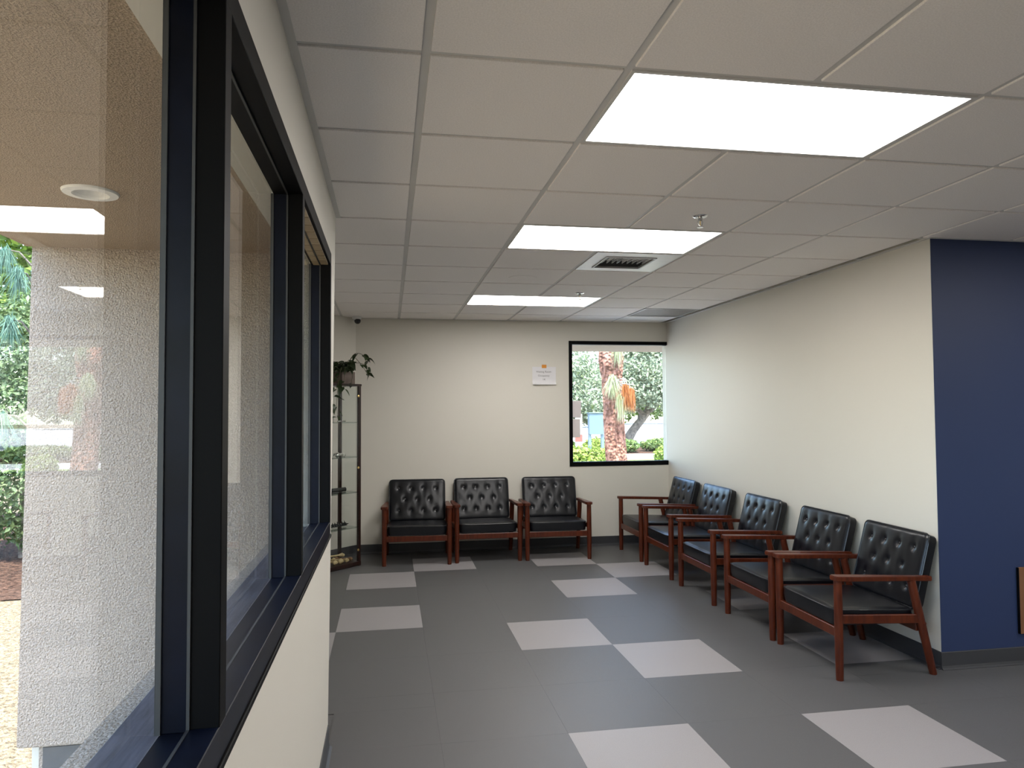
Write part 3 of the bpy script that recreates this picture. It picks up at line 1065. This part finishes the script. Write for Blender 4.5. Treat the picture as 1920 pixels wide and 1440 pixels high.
# ================================================================== NOTICE ON THE FAR WALL
n_ = thing('paper_notice', 'white printed paper notice taped to the far wall left of the window', 'notice', (1.741, YF-.002, EYE+.40))
b = bmesh.new()
NU = 10
g = {}
for i in range(NU+1):
    for j in range(NU+1):
        x, z = -.137+.274*i/NU, -.101+.202*j/NU
        lift = .004+.022*max(0, 1-j/3)**2 + .004*math.sin(i*.6)*max(0, 1-j/6)
        g[i, j] = b.verts.new((x, -lift, z))
for i in range(NU):
    for j in range(NU):
        b.faces.new((g[i, j], g[i+1, j], g[i+1, j+1], g[i, j+1]))
mb = MB()
mb.b.free()
mb.b = b
mb.build('paper_sheet', 'paper', n_, 60)
boxo('tape', 'tape', n_, -.027, .027, -.0058, -.0045, .088, .126)
def text(s, size, x, z, parent, m, y=-.0062):
    cu = bpy.data.curves.new('txt', 'FONT')
    cu.body = s
    cu.size = size
    cu.align_x = 'CENTER'
    to = bpy.data.objects.new('txt', cu)
    COL.objects.link(to)
    dg = bpy.context.evaluated_depsgraph_get()
    me = bpy.data.meshes.new_from_object(to.evaluated_get(dg))
    bpy.data.objects.remove(to)
    me.materials.clear()
    me.materials.append(M[m])
    o = link('printed_text', me, parent, (x, y, z), (PI/2, 0, 0))
    return o
text('Waiting Room', .030, -.006, .036, n_, 'ink')
text('Occupancy', .030, -.006, -.008, n_, 'ink', -.0068)
text('14', .032, -.006, -.052, n_, 'ink', -.0105)

# ================================================================== WOODEN PANEL AT THE RIGHT EDGE
t = thing('wall_panel', 'brown wooden panel mounted low on the navy wall at the right edge', 'panel', (3.742, YB-.001, .181))
boxo('panel_board', 'brown', t, .004, .90, -.016, -.004, 0, .398, bev=.003)
boxo('panel_edge', 'black', t, 0, .0038, -.016, 0, .002, .396)
boxo('mounting_rail', 'black', t, .05, .86, -.0038, 0, .05, .35)

# ================================================================== OUTSIDE: LEFT
def ground(name, m, x0, x1, y0, y1, z, amp=0, n=2, ragged=False):
    b = bmesh.new()
    g = {}
    for i in range(n+1):
        for j in range(n+1):
            x, y = x0+(x1-x0)*i/n, y0+(y1-y0)*j/n
            if ragged and j == 0:
                y += .22*math.sin(2.9*x)+.13*math.sin(7.3*x+1)
            g[i, j] = b.verts.new((x, y, z-(.045 if ragged and j == 0 else 0)+amp*math.sin(1.3*x+.7*y)*math.sin(.9*y-.5*x)))
    for i in range(n):
        for j in range(n):
            b.faces.new((g[i, j], g[i+1, j], g[i+1, j+1], g[i, j+1]))
    mb = MB()
    mb.b.free()
    mb.b = b
    o = struct(name, mb.mesh(name, m))
    return o
GZ = -.21
ground('ground', 'grass', -60, 70, -60, 130, GZ-.05)
ground('dry_lawn', 'grass', -14, -1.0, -6, 7.9, GZ, .012, 24)
ground('mulch_bed', 'mulch', -16, -1.75, 7.4, 14, GZ+.014, .012, 64, True)
t = thing('recessed_downlight', 'white round recessed downlight in the stucco soffit outside the long window', 'downlight', (-1.047, 2.755, SOF))
MB().lathe([(.052, -.002), (.060, -.010), (.088, -.008), (.092, -.002), (.092, 0), (.052, 0)], 36).build('trim_ring', 'white', t, 40)
MB().lathe([(.0535, -.004), (.044, .028), (.036, .034), (0, .034), (0, .036), (.052, .036), (.0545, -.004)], 32).build('reflector', 'white', t, 40)
# hole for the downlight is shallow: the soffit is solid, so the reflector sits in a cut-out
def cut_soffit():
    so = bpy.data.objects['soffit']
    b = bmesh.new()
    N = 36
    c = (-1.047, 2.755)
    x0, x1, y0, y1 = -1.68, -.482, YR-.4, 3.70
    pts = [(c[0]+.058*math.cos(2*PI*k/N), c[1]+.058*math.sin(2*PI*k/N)) for k in range(N)]
    low = [b.verts.new((*p_, SOF)) for p_ in pts]
    hi = [b.verts.new((*p_, SOF+.06)) for p_ in pts]
    b.faces.new(hi)
    for k in range(N):
        b.faces.new((low[k], hi[k], hi[(k+1) % N], low[(k+1) % N]))
    co = [b.verts.new((x, y, SOF)) for x, y in ((x1, y1), (x0, y1), (x0, y0), (x1, y0))]
    q4 = N//4
    # four sectors around the hole
    ang = [k*2*PI/N for k in range(N)]
    idx = [0, N//4, N//2, 3*N//4]
    mids = [b.verts.new((x1, c[1], SOF)), b.verts.new((c[0], y1, SOF)), b.verts.new((x0, c[1], SOF)), b.verts.new((c[0], y0, SOF))]
    for s in range(4):
        a_, e_ = idx[s], idx[(s+1) % 4] or N
        arc = [low[k % N] for k in range(a_, e_+1)]
        b.faces.new(arc[::-1] + [mids[s], co[s], mids[(s+1) % 4]])
    upv = [b.verts.new((v.co.x, v.co.y, 2.75)) for v in co]
    b.faces.new(upv)
    loopv = [mids[0], co[0], mids[1], co[1], mids[2], co[2], mids[3], co[3]]
    side = [(co[3], mids[0], co[0]), (co[0], mids[1], co[1]), (co[1], mids[2], co[2]), (co[2], mids[3], co[3])]
    uu = {co[0]: upv[0], co[1]: upv[1], co[2]: upv[2], co[3]: upv[3]}
    for p_, m_, q_ in side:
        b.faces.new((p_, m_, q_, uu[q_], uu[p_]))
    bmesh.ops.recalc_face_normals(b, faces=b.faces)
    me = bpy.data.meshes.new('soffit')
    b.to_mesh(me)
    b.free()
    me.materials.append(M['soffit'])
    so.data = me
cut_soffit()

def leaf_cloud(blobs, n, size, aspect=.5, shell=.55, seed=1, up=.5):
    """blobs: (cx,cy,cz,rx,ry,rz); n folded leaves spread mostly over the blob surfaces"""
    r = np.random.default_rng(seed)
    B_ = np.array(blobs, float)
    wgt = (B_[:, 3]*B_[:, 4]+B_[:, 3]*B_[:, 5]+B_[:, 4]*B_[:, 5])
    k = r.choice(len(B_), n, p=wgt/wgt.sum())
    d = r.normal(size=(n, 3))
    d /= np.linalg.norm(d, axis=1)[:, None]
    rad = (shell+(1-shell)*r.random(n)**.6)[:, None]
    # lumpy surface
    lump = 1+.18*np.sin(d[:, :1]*7+k[:, None]*1.7)*np.sin(d[:, 1:2]*6+k[:, None])*np.sin(d[:, 2:]*8)
    P = B_[k, :3]+d*B_[k, 3:]*rad*lump
    nv = d+r.normal(size=(n, 3))*.7
    nv[:, 2] += up
    nv /= np.linalg.norm(nv, axis=1)[:, None]
    ax = np.cross(nv, r.normal(size=(n, 3)))
    ax /= np.linalg.norm(ax, axis=1)[:, None]
    sd = np.cross(nv, ax)
    L = (size*(.6+.8*r.random(n)))[:, None]
    W_ = L*aspect*.5
    v = np.stack([P-ax*L*.5, P+sd*W_+nv*W_*.35, P+ax*L*.5-nv*L*.1, P-sd*W_+nv*W_*.35], 1).reshape(-1, 3)
    i0 = np.arange(n)*4
    f = np.concatenate([np.stack([i0, i0+1, i0+2], 1), np.stack([i0, i0+2, i0+3], 1)])
    tint = np.repeat(r.random(n), 4)
    return v, f, tint

def tree(name, label, cat, base, trunk, blobs, n, size, m, group=None, aspect=.5, bark='bark2', seed=1, shell=.55, up=.5):
    """trunk: list of polylines [(pts, radii)], in tree space"""
    t = thing(name, label, cat, base, 0, group)
    for i, (pts, rad) in enumerate(trunk):
        MB().tube(pts, rad, 10).build('trunk' if i == 0 else 'branch', bark, t, 60)
    v, f, ti = leaf_cloud(blobs, n, size, aspect, shell, seed, up)
    o = link('foliage', quads_mesh('foliage', v, f, m, ti), t)
    o['kind'] = 'stuff'
    return t

def needle_tuft(name, parent, c, L, n, m, spread=.35, down=1.0, seed=3, wid=.006, dirv=None):
    r = np.random.default_rng(seed)
    c = np.array(c, float)
    d = r.normal(size=(n, 3))*spread
    d[:, 2] -= down
    if dirv is not None:
        d += np.array(dirv)
    d /= np.linalg.norm(d, axis=1)[:, None]
    l_ = (L*(.55+.5*r.random(n)))[:, None]
    st = c+r.normal(size=(n, 3))*L*.07
    en = st+d*l_
    en[:, 2] -= (.12*l_[:, 0])
    md = (st+en)/2
    md[:, 2] += .05*l_[:, 0]
    s = np.cross(d, r.normal(size=(n, 3)))
    s /= np.linalg.norm(s, axis=1)[:, None]
    s *= wid/2
    v = np.stack([st-s, st+s, md+s, md-s, en], 1).reshape(-1, 3)
    i0 = np.arange(n)*5
    f = np.concatenate([np.stack([i0, i0+1, i0+2], 1), np.stack([i0, i0+2, i0+3], 1), np.stack([i0+3, i0+2, i0+4], 1)])
    o = link(name, quads_mesh(name, v, f, m, np.repeat(r.random(n), 5)), parent)
    o['kind'] = 'stuff'
    return o

# trees and shrubs seen past the end of the stucco wall
tree('leafy_tree', 'tall bright green leafy tree behind the dark shrubs outside the left window', 'tree', (-5.3, 12.2, GZ),
     [([(0, 0, 0), (.1, 0, 1.6), (0, .1, 3.2), (.1, 0, 4.6)], [.14, .12, .10, .05]), ([(.05, 0, 2.2), (.7, -.4, 3.5)], [.06, .03]), ([(0, 0, 2.6), (-.8, .2, 3.8)], [.06, .03])],
     [(0, 0, 4.4, 1.7, 1.4, 1.3), (.7, -.6, 3.4, 1.1, 1.0, .9), (-.9, 0, 3.5, 1.1, 1.0, .9), (.3, -.6, 4.9, 1.3, 1.1, 1.0)], 16000, .11, 'lf_bright', seed=5)
tree('green_shrub', 'dense dark green shrub beside the edge of the stucco wall', 'shrub', (-4.4, 9.75, GZ),
     [([(0, 0, 0), (0, 0, .7), (.05, 0, 1.6)], [.05, .04, .02])],
     [(0, 0, .9, .75, .6, .75), (.1, 0, 1.75, .8, .65, .7), (-.1, .1, 2.55, .75, .6, .65)], 15000, .075, 'lf_hedge', seed=6, group='shrubs in the mulch bed')
tree('green_shrub', 'dense dark green shrub standing left of the first, farther along the mulch bed', 'shrub', (-6.5, 8.9, GZ),
     [([(0, 0, 0), (0, 0, .7), (.05, 0, 1.6)], [.05, .04, .02])],
     [(0, 0, .9, .9, .7, .75), (.1, 0, 1.8, .8, .7, .8), (-.3, .1, 2.3, .6, .6, .6)], 11000, .08, 'lf_hedge', seed=7, group='shrubs in the mulch bed')
tree('green_shrub', 'dense dark green shrub hidden behind the projecting stucco wall', 'shrub', (-2.45, 10.0, GZ),
     [([(0, 0, 0), (0, 0, .7), (.05, 0, 1.6)], [.05, .04, .02])],
     [(0, 0, 1.0, .8, .7, .85), (.1, 0, 1.9, .8, .7, .8), (-.2, 0, 2.7, .7, .6, .7)], 10000, .08, 'lf_hedge', seed=8, group='shrubs in the mulch bed')
pt = tree('young_pine', 'blue-green pine with hanging needles at the edge of the stucco wall', 'tree', (-3.72, 8.5, GZ),
     [([(0, 0, 0), (0, 0, 1.5), (.03, 0, 3.4)], [.05, .04, .02])], [(0, 0, 3.2, .12, .12, .2)], 60, .05, 'needle_blue', seed=9)
for i, (x, y, z) in enumerate([(-.10, -.25, 3.25), (-.22, -.15, 2.75), (-.25, -.2, 1.75), (-.3, -.1, 3.5)]):
    MB().tube([(0, 0, z-.25), (x*.6, y*.6, z-.02), (x, y, z)], [.014, .009, .005], 6).build('branch', 'bark2', pt)
    needle_tuft('needle_tuft', pt, (x, y, z), .34, 130, 'needle_blue', .30, 1.0, 20+i, .006)
tree('broad_tree', 'broad mid green tree farther left in the yard', 'tree', (-9.5, 7.5, GZ),
     [([(0, 0, 0), (.1, 0, 1.6), (0, .1, 3.2)], [.18, .15, .08])],
     [(0, 0, 3.6, 1.8, 1.8, 1.3), (.6, -.8, 2.9, 1.2, 1.1, .9), (-.7, .7, 3.0, 1.2, 1.2, .9)], 9000, .15, 'lf_mid', seed=10)

# ================================================================== OUTSIDE: BEYOND THE FAR WINDOW
FZ = -.10
ground('far_bounce_ground', 'kerb', -1.2, 30, 8.2, 16.8, FZ+.004, 0, 2)  # unseen pale ground, added so light bounced off it stays neutral
ground('far_lawn', 'lawn', -1.2, 30, 16.8, 23.4, FZ, .01, 10)
ground('road', 'road', -50, 70, 31.5, 90, FZ-.03, 0, 2)
ground('planting_strip', 'mulch', -10, 40, 25.9, 31.5, FZ-.01, .01, 10)
ks = struct('kerb', MB().box(-20, 40, 23.4, 25.9, -.4, FZ+.02, bev=.02).mesh('kerb', 'kerb'))
# pine in front of the window: displaced plated trunk
pine = thing('pine_tree', 'large pine trunk with reddish flaking bark just outside the far window', 'tree', (3.93, 12.0, FZ))
b = bmesh.new()
NA, NZ = 40, 130
rings = []
for j in range(NZ+1):
    z = -.1+6.2*j/NZ
    cx = -.057*z-.03*math.sin(z*1.2)
    r0 = .178-.006*z+.03*math.exp(-z*3)
    ring = []
    for k in range(NA):
        a_ = 2*PI*k/NA
        h_ = math.sin(a_*9+2.2*math.sin(z*3.1)+z*1.3)*math.sin(z*11+3*math.sin(a_*4)) + .6*math.sin(a_*17+z*5)
        knot = .035*math.exp(-((z-2.5)/.16)**2)*max(0, math.cos(a_-4.3)) + .04*math.exp(-((z-2.55)/.3)**2)
        r_ = r0+.016*max(-1, min(.7, h_*1.6))+knot
        ring.append(b.verts.new((cx+r_*math.cos(a_), r_*math.sin(a_), z)))
    rings.append(ring)
for a_, c_ in zip(rings, rings[1:]):
    for k in range(NA):
        b.faces.new((a_[k], a_[(k+1) % NA], c_[(k+1) % NA], c_[k]))
mb = MB()
mb.b.free()
mb.b = b
mb.build('trunk', 'bark', pine, 60)
for i in range(4):
    MB().tube([(-.2+.03*i, -.14, 2.15-.02*i), (-.02+.05*i, -.27, 2.18-.05*i), (.0+.05*i, -.33, 2.02-.10*i)], [.010, .007, .004], 6).build('twig', 'kerb', pine, 60)
needle_tuft('needle_tuft', pine, (-.21, -.26, 2.20), .36, 240, 'needle', .26, 1.0, 40, .009)
needle_tuft('needle_tuft', pine, (-.13, -.26, 2.78), .40, 130, 'needle', .16, 1.0, 41, .009)
needle_tuft('needle_tuft', pine, (-.09, -.30, 1.88), .40, 200, 'needle', .09, 1.0, 42, .009)
needle_tuft('dead_needle_tuft', pine, (.00, -.34, 2.04), .36, 260, 'needle_dead', .13, 1.0, 43, .010)
needle_tuft('dead_needle_tuft', pine, (.09, -.34, 1.98), .34, 240, 'needle_dead', .11, 1.0, 44, .010)
bl = link('foliage', quads_mesh('foliage', *leaf_cloud([(-.4, 0, 6.6, 1.6, 1.6, 1.0)], 3500, .16, .12, .4, 45)[:2], 'needle', None), pine)
bl['kind'] = 'stuff'
# grey-green trees
def olive(x, y, lab, seed, lean, s=1.0, n=15000, low=0):
    tr = [([(0, 0, 0), (lean*.35, 0, .7), (lean*.9, .1, 1.5), (lean*1.2, 0, 2.6)], [.26*s, .2*s, .17*s, .1]),
          ([(lean*.8, 0, 1.4), (lean*.2-.6, .3, 2.6)], [.12, .06]), ([(lean, 0, 1.6), (lean+1.1, -.3, 2.7)], [.12, .06])]
    bl = [(lean, 0, 3.6*s, 2.4*s, 2.0*s, 1.5*s), (lean-1.6*s, -.5, 2.7*s-low, 1.5*s, 1.3*s, 1.1*s), (lean+1.7*s, -.5, 2.9*s-low, 1.6*s, 1.3*s, 1.1*s), (lean, -1.0, 2.7*s-low*.6, 1.6*s, 1.1, 1.0*s), (lean-.4, 0, 5.0*s, 1.9*s, 1.6*s, 1.3*s)]
    return tree('grey_green_tree', lab, 'tree', (x, y, FZ), tr, bl, n, .17, 'lf_grey', 'grey-green trees beyond the far window', .5, 'bark2', seed, .5)
olive(11.0, 33.0, 'grey-green tree with leaning trunk to the right of the pine', 50, 1.3, 1.05, 20000, .2)
olive(6.9, 29.5, 'grey-green tree to the left of the pine with low hanging foliage', 51, -.3, .95, 16000, .75)
olive(18.5, 38.0, 'grey-green tree at the right behind the leaning tree', 52, .2, 1.2, 9000)
olive(4.0, 36.0, 'grey-green tree at the far left behind the brown sign', 53, .2, 1.2, 9000)
olive(-1.5, 33.0, 'grey-green tree beyond the far wall, out of view to the left', 54, .3, 1.2, 6000)
# low hedges and shrubs
def shrub(x, y, rx, ry, rz, lab, m, n, size, seed, group='low shrubs beyond the far window'):
    t = thing('low_shrub', lab, 'shrub', (x, y, FZ), 0, group)
    MB().tube([(0, 0, 0), (0, 0, rz)], [.03, .015], 6).build('trunk', 'bark2', t)
    v, f, ti = leaf_cloud([(0, 0, rz*.5, rx, ry, rz*.55), (-rx*.4, -.1, rz*.55, rx*.5, ry*.8, rz*.5), (rx*.45, 0, rz*.5, rx*.5, ry*.8, rz*.5)], n, size, .55, .4, seed)
    o = link('foliage', quads_mesh('foliage', v, f, m, ti), t)
    o['kind'] = 'stuff'
shrub(8.6, 27.4, 1.2, .7, .52, 'low green hedge plant right behind the pine trunk', 'lf_mid', 5000, .13, 60)
shrub(11.3, 27.9, 1.4, .7, .50, 'low green hedge plant at the right of the strip', 'lf_mid', 5000, .13, 61)
shrub(6.05, 26.9, 1.0, .7, .62, 'low green hedge plant left of the pine trunk', 'lf_mid', 4500, .13, 62)
shrub(8.35, 21.0, .42, .4, .55, 'small yellow-green bush at the right by the window edge', 'lf_lime', 1800, .11, 63)
shrub(4.85, 18.0, .85, .6, .72, 'bright lime green shrub in the lower left of the far window', 'lf_lime', 6000, .10, 64)
shrub(7.5, 26.0, .4, .35, .6, 'yellow flowering shrub below the pale blue box', 'lf_lime', 2200, .12, 65)
# brown sign on a post, pale blue box on legs, red and white post
t = thing('brown_sign', 'dark brown sign board on posts at the left edge of the far window', 'sign', (5.5, 22.0, FZ))
boxo('sign_board', 'sign', t, -.9, .43, -.04, .04, 1.42, 1.95, bev=.01)
boxo('sign_board', 'sign', t, -.9, .40, -.035, .035, .80, 1.38, bev=.01)
for x in (-.7, .10):
    MB().tube([(x, -.06, -.05), (x, -.06, 2.0)], .03, 8).build('sign_post', 'sign', t)
t = thing('utility_box', 'pale blue metal box on two legs left of the pine trunk', 'box', (7.16, 24.6, FZ+.02))
boxo('box_body', 'bluebox', t, -.26, .28, -.1, .12, .78, 1.52, bev=.02)
for x in (-.22, .24):
    boxo('leg', 'bluebox', t, x-.05, x+.05, -.05, .05, 0, .7795)
boxo('box_lid', 'bluebox', t, -.29, .31, -.13, .15, 1.5205, 1.55, bev=.01)
t = thing('striped_post', 'white post with red band between the brown sign and the pale blue box', 'post', (6.45, 24.2, FZ+.02))
boxo('post_shaft', 'white', t, -.12, .10, -.06, .06, 0, 1.5, bev=.01)
boxo('red_band', 'red', t, -.125, .105, -.065, .065, .55, .80)
# tree line far across the road
for i, (x, y, s) in enumerate([(-9, 70, 5), (4, 80, 5.5), (18, 70, 5), (30, 84, 6), (44, 72, 5.5), (58, 86, 6)]):
    labs = ['leftmost', 'second from left', 'third from left', 'third from right', 'second from right', 'rightmost']
    tree('distant_tree', 'distant green tree across the road, '+labs[i]+' in the tree line', 'tree', (x, y, FZ),
         [([(0, 0, 0), (0, 0, s*.6)], [.3, .2])], [(0, 0, s*.75, s*1.1, s*.7, s*.6), (s*.5, -.5, s*.55, s*.7, s*.6, s*.45), (-s*.5, -.5, s*.55, s*.7, s*.6, s*.45)], 5000, .6, 'lf_mid', 'tree line across the road', seed=70+i)
